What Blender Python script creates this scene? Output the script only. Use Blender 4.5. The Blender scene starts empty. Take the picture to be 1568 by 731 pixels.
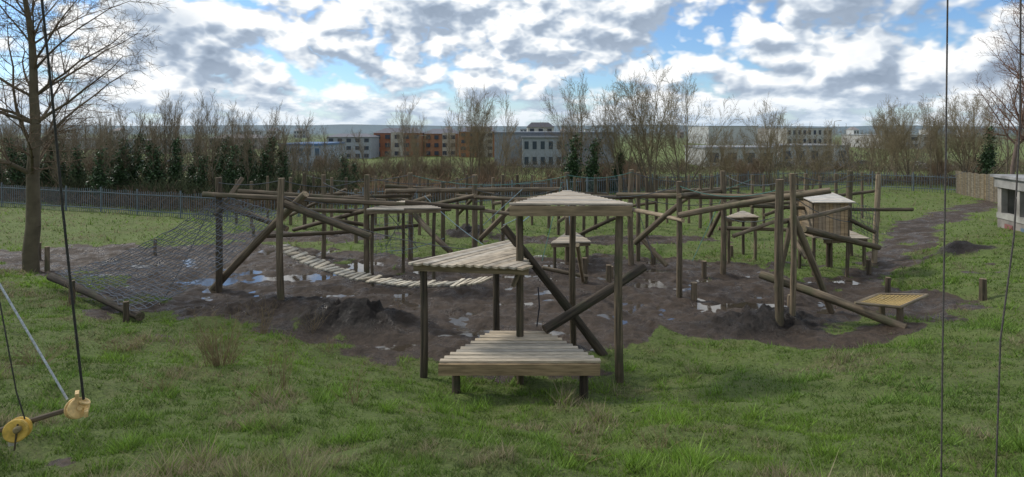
import bpy, math, random
import numpy as np
from mathutils import Vector, Matrix
random.seed(7); rs=np.random.RandomState(7)
S=bpy.context.scene
S.view_settings.view_transform='Standard'; S.view_settings.look='None'; S.view_settings.exposure=0
EYE=5.0; F=900.0; HV=198.0

# ---------------------------------------------------------------- noise
def _h(ix,iy,s):
    n=(ix.astype(np.int64)*374761393+iy.astype(np.int64)*668265263+s*1442695041)&0xffffffff
    n=((n^(n>>13))*1274126177)&0xffffffff
    n=n^(n>>16)
    return (n&0xffffff)/float(0xffffff)
def vn(x,y,s=0):
    x=np.asarray(x,float);y=np.asarray(y,float)
    ix=np.floor(x);iy=np.floor(y);fx=x-ix;fy=y-iy
    fx=fx*fx*(3-2*fx);fy=fy*fy*(3-2*fy)
    a=_h(ix,iy,s);b=_h(ix+1,iy,s);c=_h(ix,iy+1,s);d=_h(ix+1,iy+1,s)
    return (a*(1-fx)+b*fx)*(1-fy)+(c*(1-fx)+d*fx)*fy
def fbm(x,y,o=4,s=0):
    t=0;a=.5;n=0
    for i in range(o):
        t=t+a*vn(x*2**i+i*17.3,y*2**i-i*9.1,s+i);n+=a;a*=.5
    return t/n
def sst(a,b,x):
    t=np.clip((x-a)/(b-a),0,1);return t*t*(3-2*t)

# ---------------------------------------------------------------- terrain
YX=[-400,-40,-20,-15.3,-9,-5,-1,2.5,4.75,10.3,18,26,40,400]
YB=[80,34,24.5,20.7,16.8,14.3,11.6,11.4,13,17.9,28.5,38,50,90]
def yb(x):
    return sum(np.interp(x+o,YX,YB) for o in(-1.5,-.75,0,.75,1.5))/5
BLOBS=[(0,19,12,5.8),(6.5,17,6,3.6),(-7,19.3,5.7,4),(-13,22.6,9,2.9),(-.8,15.0,5,3.2),(4,26.5,5,1.4),(-9,27.5,4,1.4)]
PATH=[(8.9,17.2),(12.3,20.3),(16.9,24.7),(18.6,27.8),(21,30),(26.4,34.5),(33,40)]
TRACK=[(-6.5,7.2),(-5.2,6.2),(-3.9,5.5),(-2.5,4.9),(-1.6,4.3)]
def segd(x,y,pl):
    o=np.full(x.shape,99.)
    for (ax,ay),(bx,by) in zip(pl[:-1],pl[1:]):
        dx,dy=bx-ax,by-ay;t=np.clip(((x-ax)*dx+(y-ay)*dy)/(dx*dx+dy*dy),0,1)
        o=np.minimum(o,np.hypot(x-ax-t*dx,y-ay-t*dy))
    return o
def mud(x,y):
    x=np.asarray(x,float);y=np.asarray(y,float)
    e=np.full(x.shape,-9.)
    for cx,cy,rx,ry in BLOBS: e=np.maximum(e,1-((x-cx)/rx)**2-((y-cy)/ry)**2)
    e=np.maximum(e,.5-(segd(x,y,PATH)/1.4)**2)
    e=np.maximum(e,-2)
    e=e+2.3*(fbm(x/1.3,y/1.3,5,3)-.47)
    isl=np.exp(-((x+2.5)/3.0)**2-((y-24.6)/1.0)**2)+np.exp(-((x-8)/4.5)**2-((y-23.6)/1.3)**2)+.5*np.exp(-((x-4)/2)**2-((y-13.2)/1.)**2)
    e=e-1.5*isl
    e=np.maximum(e,.1-(segd(x,y,TRACK)/.2)**2+1.4*(fbm(x/.4,y/.4,3,8)-.5))
    return sst(-.12,.22,e)
PUD=[(-8,20,1.3,.5),(-2.6,19.2,1.0,.36),(2.5,16,.4,.45),(-1.4,15.4,.4,.4),(-13.6,21.8,1.4,.4),(6.9,16.9,.75,.36),(.7,23.5,1.1,.45),(-10.2,19.5,.8,.28),(4.3,19,.8,.3),(-5,18,.6,.25),(9.5,18.5,.6,.3),(-1,17,.7,.25),(1.2,14.6,.5,.3),(5.2,21,.9,.3),(-6,22,1.2,.3)]
MND=[(-4.2,15.3,1.3,.6,.5),(6.4,14.9,1.4,.75,.42),(-2,27.5,1.2,.7,.5),(-6.3,16.6,1.2,.8,.25),(-7.6,15.6,1,.8,.22),(16.5,21.5,1,.6,.3),(-1.2,18.1,.8,.4,.14),(3.6,18.0,.8,.4,.12)]
DARK=[(-4.2,15.1,1.6,.8),(6.4,14.7,1.9,.9),(-2,27.3,1.3,.8),(16.5,21.3,1.1,.6),(-6,16.9,1.2,.5),(1.0,13.4,.9,.5)]
def dark(x,y):
    d=0
    for cx,cy,rx,ry in DARK: d=np.maximum(d,np.exp(-(((x-cx)/rx)**2+((y-cy)/ry)**2)**1.5))
    return d
def H(x,y):
    x=np.asarray(x,float);y=np.asarray(y,float)
    t=np.clip(1-y/yb(x),0,1)
    z=3.4*t**1.2
    near=1-sst(50,120,y)
    z=z+(.46*(fbm(x/2.2,y/2.2,3,11)-.5)*sst(0,.25,t)+.2*(fbm(x/.7,y/.7,3,12)-.5))*near
    z=z-6*sst(60,150,y)
    z=z+46*sst(1500,4200,y)*(.55+.9*(fbm(x/900,y/900,3,5)-.3))
    m=mud(x,y)*near
    lo=fbm(x/1.1,y/.8,3,31)
    z=z+m*(.18*(fbm(x/.3,y/.3,4,21)-.5)-.01-.06*sst(.56,.68,lo)*(z<.06))
    for cx,cy,rx,ry in PUD: z=z-.13*np.exp(-((x-cx)/rx)**2*1.2-((y-cy)/ry)**2*1.2)
    for cx,cy,rx,ry,h in MND: z=z+h*np.exp(-((x-cx)/rx)**2-((y-cy)/ry)**2)*(.2+1.6*fbm(x/.22,y/.22,4,77))
    return z
def Hs(x,y): return float(H(np.array([x]),np.array([y]))[0])
def W(u,v,y): return Vector(((u-784)/F*y,y,EYE-(v-HV)/F*y))
def onground(u,v):
    ys=np.arange(4,70,.05);xs=(u-784)/F*ys
    d=EYE-(v-HV)/F*ys-H(xs,ys)
    k=np.argmax(d<0);return float(ys[k]) if d[k]<0 else 60.

# ---------------------------------------------------------------- materials
def nmat(name):
    m=bpy.data.materials.new(name);m.use_nodes=True
    nt=m.node_tree;b=nt.nodes['Principled BSDF'];return m,nt,b
def N(nt,t,**k):
    n=nt.nodes.new(t)
    for a,v in k.items():
        if a.startswith('i_'):
            key=a[2:]; n.inputs[int(key) if key.isdigit() else key].default_value=v
        else: setattr(n,a,v)
    return n
def mixc(nt,fac,a,b,bt='MIX'):
    n=nt.nodes.new('ShaderNodeMix');n.data_type='RGBA';n.blend_type=bt
    for idx,v in((0,fac),(6,a),(7,b)):
        if hasattr(v,'links'): nt.links.new(v,n.inputs[idx])
        else: n.inputs[idx].default_value=v if idx==0 else (v[0],v[1],v[2],1)
    return n.outputs[2]
def ramp(nt,sock,pts):
    n=nt.nodes.new('ShaderNodeValToRGB');e=n.color_ramp.elements
    while len(e)<len(pts): e.new(.5)
    for i,(p,c) in enumerate(pts):
        e[i].position=p;e[i].color=(c,c,c,1) if not hasattr(c,'__len__') else (*c,1)
    nt.links.new(sock,n.inputs[0]);return n.outputs[0]
def noise(nt,vec,sc,det=5,ro=.55):
    n=N(nt,'ShaderNodeTexNoise');n.inputs['Scale'].default_value=sc;n.inputs['Detail'].default_value=det;n.inputs['Roughness'].default_value=ro
    if vec: nt.links.new(vec,n.inputs['Vector'])
    return n.outputs['Fac']
def bump(nt,b,h,st,dist):
    n=N(nt,'ShaderNodeBump');n.inputs['Strength'].default_value=st;n.inputs['Distance'].default_value=dist
    nt.links.new(h,n.inputs['Height']);nt.links.new(n.outputs[0],b.inputs['Normal'])
def colmat(name,rough=.8,sc=6,amt=.5,bs=.3,bd=.01,stretch=None,spec=.3,plain=False):
    m,nt,b=nmat(name);tc=N(nt,'ShaderNodeTexCoord')
    at=N(nt,'ShaderNodeAttribute');at.attribute_name='Col'
    b.inputs['Roughness'].default_value=rough;b.inputs['Specular IOR Level'].default_value=spec
    vec=tc.outputs['Object']
    if stretch:
        mp=N(nt,'ShaderNodeMapping');mp.inputs['Scale'].default_value=stretch;nt.links.new(vec,mp.inputs[0]);vec=mp.outputs[0]
    f=noise(nt,vec,sc,2 if plain else 5)
    k=ramp(nt,f,[(.3,1-amt),(.7,1+amt*.5)])
    nt.links.new(mixc(nt,1.,at.outputs['Color'],k,'MULTIPLY'),b.inputs['Base Color'])
    if not plain: bump(nt,b,f,bs,bd)
    return m
def logmat(name,c0,c1,c2):
    m,nt,b=nmat(name);tc=N(nt,'ShaderNodeTexCoord');oi=N(nt,'ShaderNodeObjectInfo')
    add=N(nt,'ShaderNodeVectorMath',operation='ADD');nt.links.new(tc.outputs['Object'],add.inputs[0])
    sc=N(nt,'ShaderNodeMath',operation='MULTIPLY',i_1=37.);nt.links.new(oi.outputs['Random'],sc.inputs[0]);nt.links.new(sc.outputs[0],add.inputs[1])
    mp=N(nt,'ShaderNodeMapping');mp.inputs['Scale'].default_value=(22,22,1.2);nt.links.new(add.outputs[0],mp.inputs[0])
    g=noise(nt,mp.outputs[0],1.,5,.6);p=noise(nt,add.outputs[0],2.2,4,.6)
    c=mixc(nt,ramp(nt,g,[(.35,0.),(.65,1.)]),c0,c1)
    c=mixc(nt,ramp(nt,p,[(.5,0.),(.68,.8)]),c,c2)
    v=N(nt,'ShaderNodeMapRange');v.inputs['To Min'].default_value=.65;v.inputs['To Max'].default_value=1.3;nt.links.new(oi.outputs['Random'],v.inputs[0])
    c=mixc(nt,1.,c,v.outputs[0],'MULTIPLY')
    at=N(nt,'ShaderNodeAttribute');at.attribute_name='Col'
    c=mixc(nt,1.,c,at.outputs['Color'],'MULTIPLY')
    nt.links.new(c,b.inputs['Base Color']);b.inputs['Roughness'].default_value=.82;b.inputs['Specular IOR Level'].default_value=.25
    bump(nt,b,g,.5,.012);return m
M_LOG=logmat('weathered_round_timber',(.065,.052,.038),(.20,.155,.105),(.08,.08,.045))
M_LOGL=logmat('pale_round_timber',(.16,.125,.085),(.36,.29,.2),(.12,.1,.07))
M_LOGD=logmat('dark_round_timber',(.025,.021,.017),(.10,.078,.058),(.045,.05,.028))  # darker tones of the round timber
M_PL=colmat('sawn_planks',.75,3,.4,.35,.006,(1.5,9,9))
M_PLR=colmat('sawn_planks_rotated',.75,5,.4,.3,.006)
M_FAS=colmat('fascia_board',.8,2,.5,.3,.006,(1,1,10))
M_ROPE=colmat('rope_fibre',.85,60,.4,.5,.004,plain=True)
M_GEN=colmat('painted_surface',.7,1.5,.15,.05,.01,plain=True)
M_YEL=colmat('yellow_plastic',.5,14,.45,.25,.006,spec=.4)
M_CONC=colmat('weathered_concrete',.85,1.3,.5,.3,.01)
M_BARK=colmat('bark',.9,3,.3,plain=True)
M_IVY=colmat('ivy_leaf',.55,3,.4,plain=True,spec=.5)
M_DRY=colmat('dry_stems',.9,8,.3,plain=True)
m,nt,b=nmat('grass_blade');at=N(nt,'ShaderNodeAttribute');at.attribute_name='Col'
nt.links.new(at.outputs['Color'],b.inputs['Base Color']);b.inputs['Roughness'].default_value=.6;b.inputs['Specular IOR Level'].default_value=.25
tr=N(nt,'ShaderNodeBsdfTranslucent');nt.links.new(at.outputs['Color'],tr.inputs[0]);mx=N(nt,'ShaderNodeMixShader',i_0=.35)
nt.links.new(b.outputs[0],mx.inputs[1]);nt.links.new(tr.outputs[0],mx.inputs[2]);nt.links.new(mx.outputs[0],nt.nodes['Material Output'].inputs[0]);M_GRASS=m
# ground
m,nt,b=nmat('grass_and_mud_ground');tc=N(nt,'ShaderNodeTexCoord');P=tc.outputs['Object']
at=N(nt,'ShaderNodeAttribute');at.attribute_name='Col'
sp=N(nt,'ShaderNodeSeparateColor');nt.links.new(at.outputs['Color'],sp.inputs[0])
n1=noise(nt,P,14,5,.7);n2=noise(nt,P,1.6,4,.6);n3=noise(nt,P,5,7,.75);n4=noise(nt,P,.35,3,.6)
g=mixc(nt,ramp(nt,n1,[(.35,0.),(.65,1.)]),(.06,.08,.02),(.15,.195,.05))
g=mixc(nt,ramp(nt,n2,[(.5,0.),(.7,.6)]),g,(.18,.155,.075))
g=mixc(nt,ramp(nt,n4,[(.4,0.),(.62,.45)]),g,(.14,.20,.05))
md=mixc(nt,ramp(nt,n3,[(.32,0.),(.68,1.)]),(.022,.015,.010),(.105,.073,.050))
md=mixc(nt,ramp(nt,n2,[(.45,0.),(.6,.5)]),md,(.06,.043,.030))
md=mixc(nt,sp.outputs[2],md,mixc(nt,ramp(nt,n3,[(.35,0.),(.65,1.)]),(.006,.005,.004),(.028,.021,.017)))
fac=N(nt,'ShaderNodeMath',operation='ADD');nt.links.new(sp.outputs[0],fac.inputs[0])
q=N(nt,'ShaderNodeMath',operation='MULTIPLY_ADD',i_1=1.4,i_2=-.7);nt.links.new(n3,q.inputs[0]);nt.links.new(q.outputs[0],fac.inputs[1])
mf=ramp(nt,fac.outputs[0],[(.4,0.),(.58,1.)])
c=mixc(nt,mf,g,md)
far_haze=mixc(nt,ramp(nt,n4,[(.4,0.),(.6,1.)]),(.10,.14,.16),(.13,.18,.21))  # bluish distance haze painted into the base colour of far ground and hills
c=mixc(nt,sp.outputs[1],c,far_haze)
nt.links.new(c,b.inputs['Base Color'])
r_m=ramp(nt,n2,[(.38,.26),(.54,.75)]);r=mixc(nt,mf,(.9,.9,.9),r_m);nt.links.new(r,b.inputs['Roughness'])
b.inputs['Specular IOR Level'].default_value=.35
bump(nt,b,n3,1.,.13);M_GROUND=m
m,nt,b=nmat('muddy_water');b.inputs['Base Color'].default_value=(.06,.048,.036,1);b.inputs['Roughness'].default_value=.05
tc=N(nt,'ShaderNodeTexCoord');bump(nt,b,noise(nt,tc.outputs['Object'],6,3,.5),.06,.02);b.inputs['Specular IOR Level'].default_value=.8;M_WATER=m

# ---------------------------------------------------------------- mesh helpers
def npmesh(name,verts,faces,cols,mats,smooth=False,midx=None):
    verts=np.asarray(verts,np.float32);faces=np.asarray(faces,np.int32)
    me=bpy.data.meshes.new(name);me.vertices.add(len(verts));me.vertices.foreach_set('co',verts.ravel())
    k=faces.shape[1];me.loops.add(faces.size);me.loops.foreach_set('vertex_index',faces.ravel())
    me.polygons.add(len(faces));me.polygons.foreach_set('loop_start',np.arange(0,faces.size,k,dtype=np.int32))
    if smooth: me.polygons.foreach_set('use_smooth',np.ones(len(faces),bool))
    if midx is not None: me.polygons.foreach_set('material_index',np.asarray(midx,np.int32))
    me.update(calc_edges=True)
    c=np.ones((len(verts),4),np.float32);c[:,:3]=cols
    a=me.attributes.new('Col','FLOAT_COLOR','POINT');a.data.foreach_set('color',c.ravel())
    for mm in (mats if isinstance(mats,list) else [mats]): me.materials.append(mm)
    return me
def obj(name,me,parent=None,loc=None):
    o=bpy.data.objects.new(name,me);S.collection.objects.link(o)
    if loc is not None:o.location=loc
    if parent:o.parent=parent
    return o
def empty(name,loc=(0,0,0)):
    o=bpy.data.objects.new(name,None);S.collection.objects.link(o);o.empty_display_size=.3;return o
class B:
    def __init__(s): s.v=[];s.f=[];s.c=[]
    def box(s,c,sz,col,rot=0.,ax=None):
        i=len(s.v);c=Vector(c);R=Matrix.Rotation(rot,3,'Z') if ax is None else ax
        for dx in(-.5,.5):
            for dy in(-.5,.5):
                for dz in(-.5,.5):
                    s.v.append(c+R@Vector((dx*sz[0],dy*sz[1],dz*sz[2])));s.c.append(col)
        for q in((0,1,3,2),(4,6,7,5),(0,4,5,1),(2,3,7,6),(0,2,6,4),(1,5,7,3)): s.f.append([i+k for k in q])
    def poly(s,pts,col):
        i=len(s.v)
        for p in pts: s.v.append(Vector(p));s.c.append(col)
        s.f.append(list(range(i,i+len(pts))))
    def mesh(s,name,mat):
        me=bpy.data.meshes.new(name);me.from_pydata([tuple(v) for v in s.v],[],s.f);me.update()
        a=me.attributes.new('Col','FLOAT_COLOR','POINT');a.data.foreach_set('color',np.array([(*c[:3],1) for c in s.c],np.float32).ravel())
        me.materials.append(mat);return me
    def make(s,name,mat,parent=None): return obj(name,s.mesh(name,mat),parent)
def tubes(p0,p1,r0,r1,k=3):
    p0=np.asarray(p0,float);p1=np.asarray(p1,float);r0=np.asarray(r0,float);r1=np.asarray(r1,float);n=len(p0)
    d=p1-p0;d/=np.maximum(np.linalg.norm(d,axis=1,keepdims=True),1e-9)
    a=np.where(np.abs(d[:,2:3])<.9,np.array([[0,0,1.]]),np.array([[1.,0,0]]))
    u=np.cross(d,a);u/=np.linalg.norm(u,axis=1,keepdims=True);w=np.cross(d,u)
    an=np.arange(k)*2*math.pi/k
    ring=u[:,None,:]*np.cos(an)[None,:,None]+w[:,None,:]*np.sin(an)[None,:,None]
    v=np.concatenate([p0[:,None]+ring*r0[:,None,None],p1[:,None]+ring*r1[:,None,None]],1).reshape(-1,3)
    base=np.arange(n)[:,None]*2*k;i=np.arange(k);j=(i+1)%k
    f=np.stack([base+i,base+j,base+k+j,base+k+i],-1).reshape(-1,4)
    return v,f
_logc=0
def log(name,p0,p1,r,mat=None,parent=None,taper=.92,bend=.012):
    global _logc;_logc+=1;rr=random.Random(_logc)
    p0=Vector(p0);p1=Vector(p1);L=(p1-p0).length;k=14;n=max(4,int(L/.35));vs=[];fs=[];cs=[]
    bx,by=rr.uniform(-bend,bend)*L,rr.uniform(-bend,bend)*L
    ph=rr.uniform(0,6)
    for i in range(n+1):
        t=i/n;s=math.sin(math.pi*t);R=r*(1+(taper-1)*t)*(1+.05*rr.uniform(-1,1))
        for a in range(k):
            an=a*2*math.pi/k;q=R*(1+.04*math.sin(3*an+ph+t*2)+.015*rr.uniform(-1,1))
            vs.append((bx*s+q*math.cos(an),by*s+q*math.sin(an),t*L));c=rr.uniform(.85,1.1);cs.append((c,c,c))
    for i in range(n):
        for a in range(k):
            b2=(a+1)%k;fs.append((i*k+a,i*k+b2,(i+1)*k+b2,(i+1)*k+a))
    ns=len(fs)
    for base,rev in((0,True),(n*k,False)):
        i0=len(vs)
        for a in range(k): vs.append(vs[base+a]);cs.append((1.7,1.65,1.55))
        q=list(range(i0,i0+k));fs.append(q[::-1] if rev else q)
    me=bpy.data.meshes.new(name);me.from_pydata(vs,[],fs);me.update()
    for i,p in enumerate(me.polygons): p.use_smooth=i<ns
    a=me.attributes.new('Col','FLOAT_COLOR','POINT');a.data.foreach_set('color',np.array([(*c,1) for c in cs],np.float32).ravel())
    me.materials.append(mat or M_LOG)
    o=obj(name,me,parent);o.matrix_world=Matrix.Translation(p0)@(p1-p0).to_track_quat('Z','Y').to_matrix().to_4x4()
    return o
def rope(name,pts,r,col,parent=None,mat=None,sag=0.,k=5):
    pts=[Vector(p) for p in pts]
    if sag and len(pts)==2:
        a,b_=pts;pts=[a.lerp(b_,t/12)-Vector((0,0,sag*4*(t/12)*(1-t/12))) for t in range(13)]
    P_=np.array([tuple(p) for p in pts]);v,f=tubes(P_[:-1],P_[1:],np.full(len(P_)-1,r),np.full(len(P_)-1,r),k)
    return obj(name,npmesh(name,v,f,col,mat or M_ROPE,True),parent)

# ---------------------------------------------------------------- ground mesh
def grow(a,step,lim,f=1.12):
    o=[];x=a
    while abs(x)<lim:
        step*=f;x+=step;o.append(x)
    return o
xs=np.concatenate([np.array(grow(-14,-.11,7000,1.1))[::-1],np.arange(-14,14.01,.09),np.array(grow(14,.11,7000,1.1))])
ys=np.concatenate([np.array(grow(2,-.2,400))[::-1],np.arange(2,25,.09),np.array(grow(25,.11,9000,1.035))])
X,Y=np.meshgrid(xs,ys);Z=H(X,Y);V=np.stack([X,Y,Z],-1).reshape(-1,3)
ny,nx=X.shape;ii=np.arange(ny-1)[:,None]*nx+np.arange(nx-1)[None,:]
Fc=np.stack([ii,ii+1,ii+nx+1,ii+nx],-1).reshape(-1,4)
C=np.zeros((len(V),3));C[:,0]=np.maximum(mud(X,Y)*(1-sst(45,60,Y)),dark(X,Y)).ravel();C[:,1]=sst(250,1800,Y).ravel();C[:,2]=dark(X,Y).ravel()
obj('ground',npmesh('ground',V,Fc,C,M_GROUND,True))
b=B();b.poly([(-17,13,-.076),(11.5,13,-.076),(11.5,26,-.076),(-17,26,-.076)],(.1,.1,.1));b.make('puddle_water',M_WATER)

# ---------------------------------------------------------------- grass
def blades(n,ylo,yhi,seed,hs,wmul,thr=.5,dry=0.):
    r=np.random.RandomState(seed)
    y=ylo*(yhi/ylo)**r.rand(n);u=r.uniform(-120,1690,n);x=(u-784)/F*y
    m=np.maximum(mud(x,y),dark(x,y)*1.5);cl=fbm(x/.22,y/.22,3,41)
    keep=(m<thr*r.rand(n)*1.6)&(r.rand(n)<.15+1.9*(cl-.25))
    x,y,cl=x[keep],y[keep],cl[keep];n=len(x);z=H(x,y)-.01
    pat=fbm(x/1.1,y/1.1,4,51);pat2=fbm(x/.45,y/.45,3,52);pat3=fbm(x/3.,y/3.,3,53)
    left=sst(-2,-6,x)*sst(5,9,y)
    straw=np.clip(sst(.56,.72,pat+.09*left+dry)+.2*sst(.6,.85,r.rand(n)),0,1)*(r.rand(n)<.65)
    h=hs*(.5+r.rand(n))*(.3+1.5*cl)*(1+.6*straw)*(1+2.*sst(.6,.78,pat2));w=(.0028+.0006*y)*wmul*(.7+.6*r.rand(n))
    an=r.rand(n)*2*math.pi;le=(.3+r.rand(n)*.9)*h;la=r.rand(n)*2*math.pi
    wx,wy=np.cos(an)*w,np.sin(an)*w
    v=np.zeros((n,3,3));v[:,0]=np.stack([x-wx,y-wy,z],-1);v[:,1]=np.stack([x+wx,y+wy,z],-1)
    v[:,2]=np.stack([x+np.cos(la)*le,y+np.sin(la)*le,z+h],-1)
    gr=np.stack([.115+.10*pat3,.20+.15*pat3,.03+.025*r.rand(n)],-1)*(.55+.9*r.rand(n))[:,None]*(.45+1.1*pat2)[:,None]
    st=np.array([.40,.35,.21])*(.6+.6*r.rand(n))[:,None]
    c=gr*(1-straw[:,None])+st*straw[:,None]
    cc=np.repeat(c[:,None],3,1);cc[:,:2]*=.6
    return v.reshape(-1,3),np.arange(n*3).reshape(-1,3),cc.reshape(-1,3)
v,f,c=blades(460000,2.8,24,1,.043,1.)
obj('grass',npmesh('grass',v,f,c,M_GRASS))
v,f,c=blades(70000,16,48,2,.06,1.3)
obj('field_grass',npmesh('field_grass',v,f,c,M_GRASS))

def stems(name,cx,cy,n,h,rad,seed,col=(.24,.18,.10),r=.005):
    rr=np.random.RandomState(seed);p0=[];p1=[];q0=[];q1=[]
    for i in range(n):
        a=rr.rand()*6.28;d=rad*rr.rand()*.45;x=cx+d*math.cos(a);y=cy+d*math.sin(a);z=Hs(x,y)-.02
        hh=h*rr.uniform(.5,1);dx,dy=math.cos(a)*rad*rr.rand(),math.sin(a)*rad*rr.rand()
        p=np.array([x,y,z])
        for s in range(4):
            nx_=p+np.array([dx*.3+rr.normal()*.02,dy*.3+rr.normal()*.02,hh/4]);p0.append(p);p1.append(nx_);q0.append(r*(1-s*.2));q1.append(r*(.8-s*.2))
            if s>0 and rr.rand()<.8:
                t=nx_+np.array([rr.normal()*.08,rr.normal()*.08,.12]);p0.append(nx_);p1.append(t);q0.append(r*.6);q1.append(r*.3)
            p=nx_
    v,f=tubes(p0,p1,q0,q1);obj(name,npmesh(name,v,f,np.array(col),M_DRY))
for k,(u,v_,n,h,rad) in enumerate([(338,560,90,1.05,.55),(432,598,18,.9,.15),(400,512,24,.8,.25),(540,620,14,.55,.25),(415,575,8,.6,.1),(105,470,14,.6,.2),(480,505,16,.45,.3),(905,710,12,.25,.2),(610,470,8,.4,.2),(60,560,30,.35,.5),(190,540,30,.35,.5),(500,540,14,.35,.3),(380,620,14,.3,.3),(250,600,20,.3,.4),(1010,690,14,.2,.3)]):
    y=onground(u,v_);stems('dead_weed_plant' if k else 'bare_shrub',(u-784)/F*y,y,n,h,rad,k+5)

# ---------------------------------------------------------------- posts
def post(u,vb,vt,w,mat=None,name='timber_post',lean=0):
    y=onground(u,vb);x=(u-784)/F*y;z=Hs(x,y);zt=EYE-(vt-HV)/F*y
    return log(name,(x,y,z-.25),(x+lean,y,zt),w/2/F*y,mat)
for a in [(335,448,272,10),(431,460,273,11,M_LOG),(466,352,265,6),(495,395,268,7),(562,432,268,9),(592,365,275,6),(628,398,265,8),(678,372,278,7),
 (727,402,268,9),(737,372,282,5),(770,378,268,6),(792,352,268,5),(868,400,264,8),(893,372,270,5),(967,405,260,9),(977,400,264,7),(1040,455,278,9),
 (1107,420,262,9),(1152,348,268,5),(1194,493,275,13),(1213,483,266,9),(1302,392,262,9),(1234,362,266,6),(1256,350,270,5),(445,345,272,5),(530,350,272,5),
 (655,345,274,5),(840,350,270,5),(912,352,268,5),(1005,348,268,5),(1072,350,266,5),(1130,340,268,4),(1280,345,266,5),(1320,335,264,4),(545,372,290,6),(700,352,272,5),
 (385,350,278,5),(410,342,270,4),(480,342,268,4),(508,360,272,5),(575,345,270,4),(610,340,272,4),(642,360,270,5),(715,342,268,4),(755,350,272,5),(815,345,268,4),
 (855,360,272,5),(880,342,270,4),(930,342,268,4),(950,365,268,6),(990,365,270,5),(1022,342,270,4),(1055,342,268,4),(1090,360,268,5),(1118,352,268,4),(1170,345,268,4),(1220,340,266,4),(1345,340,264,5),(362,345,275,4)]:
    post(a[0],a[1],a[2],a[3],a[4] if len(a)>4 else None)
post(1338,402,268,8,M_LOGL,lean=.18)
for u,vb,vt,w in [(1078,426,400,8),(1063,459,433,10),(1505,460,427,11),(932,432,406,9),(936,425,408,7),(1000,405,380,8),(1330,420,398,7),(238,390,366,5),(72,416,378,7),
   (1360,450,425,8),(110,466,430,9),(193,494,462,9),(895,432,395,9),(1211,470,452,10),(797,588,560,11),(800,420,405,7),(388,362,345,5),(60,398,372,6),(1120,395,376,6)]:
    post(u,vb,vt,w,name='timber_stump')
def beam(u1,v1,y1,u2,v2,y2,w,mat=None,name='log_beam'):
    return log(name,W(u1,v1,y1),W(u2,v2,y2),w/2/F*(y1+y2)/2,mat)
yg=onground(325,445)
for a in [(310,298,18,620,313,19.5,8),(365,293,20,590,308,20.4,7),(435,312,17.0,567,363,16.5,11,M_LOG),(324,446,yg,468,297,17.0,12),(343,316,18.2,440,351,17.4,9),
 (330,330,18,371,273,19,7),(400,362,19,640,345,22,6),(455,322,19,690,321,23,6),(620,310,19.5,742,319,20,8),(590,293,22,860,290,24,7,M_LOGL),(636,330,22,690,386,19.5,9),
 (735,366,22,792,309,20.5,8,M_LOGL),(560,345,20,470,330,19,6),(590,285,26,700,292,26,6),(700,300,22.5,868,306,20,6),(945,299,20,1230,303,17,9),(1040,330,17.3,1272,292,15.4,10),
 (966,321,20,1046,338,17.3,7,M_LOGL),(973,372,19,1042,312,17.6,9),(978,360,20,1021,407,19.3,8),(1230,351,17.5,1345,379,20,10),(1150,315,20,1397,321,22,6),
 (1214,332,15.2,1273,478,15.6,11),(1212,336,15.2,1188,442,15.1,8),(1165,421,15.6,1387,503,13.1,14),(1300,336,20,1340,356,20,6),
 (885,361,24,942,334,24,6),(1122,362,20,1190,338,20,6,M_LOGL),(1100,350,20.4,1205,352,20,6),(735,322,20,800,330,20,6),(1040,300,17.3,1110,292,20.5,7),
 (830,410,18,900,424,18,6),(1107,318,20.3,1215,310,20.3,6),(495,305,21,630,300,22.5,6),(868,300,20,970,302,20,7),(1195,340,15,1300,318,19,7),(450,352,24,562,322,19.4,7),
 (1213,360,20.5,1234,395,19.5,7),(1085,362,21,1110,310,20,6),(660,300,24,560,330,24,5,M_LOGL),
 (385,305,29,530,296,29,5),(445,330,30,530,290,29,5),(575,300,31,655,312,30,5),(655,290,30,755,296,29,5),(755,312,29,840,300,29,5,M_LOGL),(840,292,29,930,298,31,5),(855,340,27,912,300,29,5),(1005,295,29,1130,288,31,5),(1022,325,30,1072,290,29,5),(1090,320,27,1152,300,29,5),(1130,300,31,1234,292,28,5),(1170,330,29,1256,300,29,5),(930,320,31,1005,310,29,5),(700,330,29,737,290,25,5),(480,300,31,575,305,31,4),(628,322,23,727,300,21,7),(893,310,26,967,330,20,7),(868,330,20,950,312,26,6,M_LOGL),(1280,300,29,1345,292,30,5)]:
    beam(*a)
g=onground(925,544);log('log_beam',W(925,546,g),W(771,347,13.2),.10,M_LOGD)
log('log_beam',W(834,505,11.95),W(986,409,12.9),.10,M_LOGD)
log('log_beam',W(893,430,18),W(884,375,15),.06,M_LOGL)
LA,LB=W(78,424,17.6),W(215,485,14.4);log('net_anchor_log',LA,LB,.115,M_LOGD)

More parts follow.
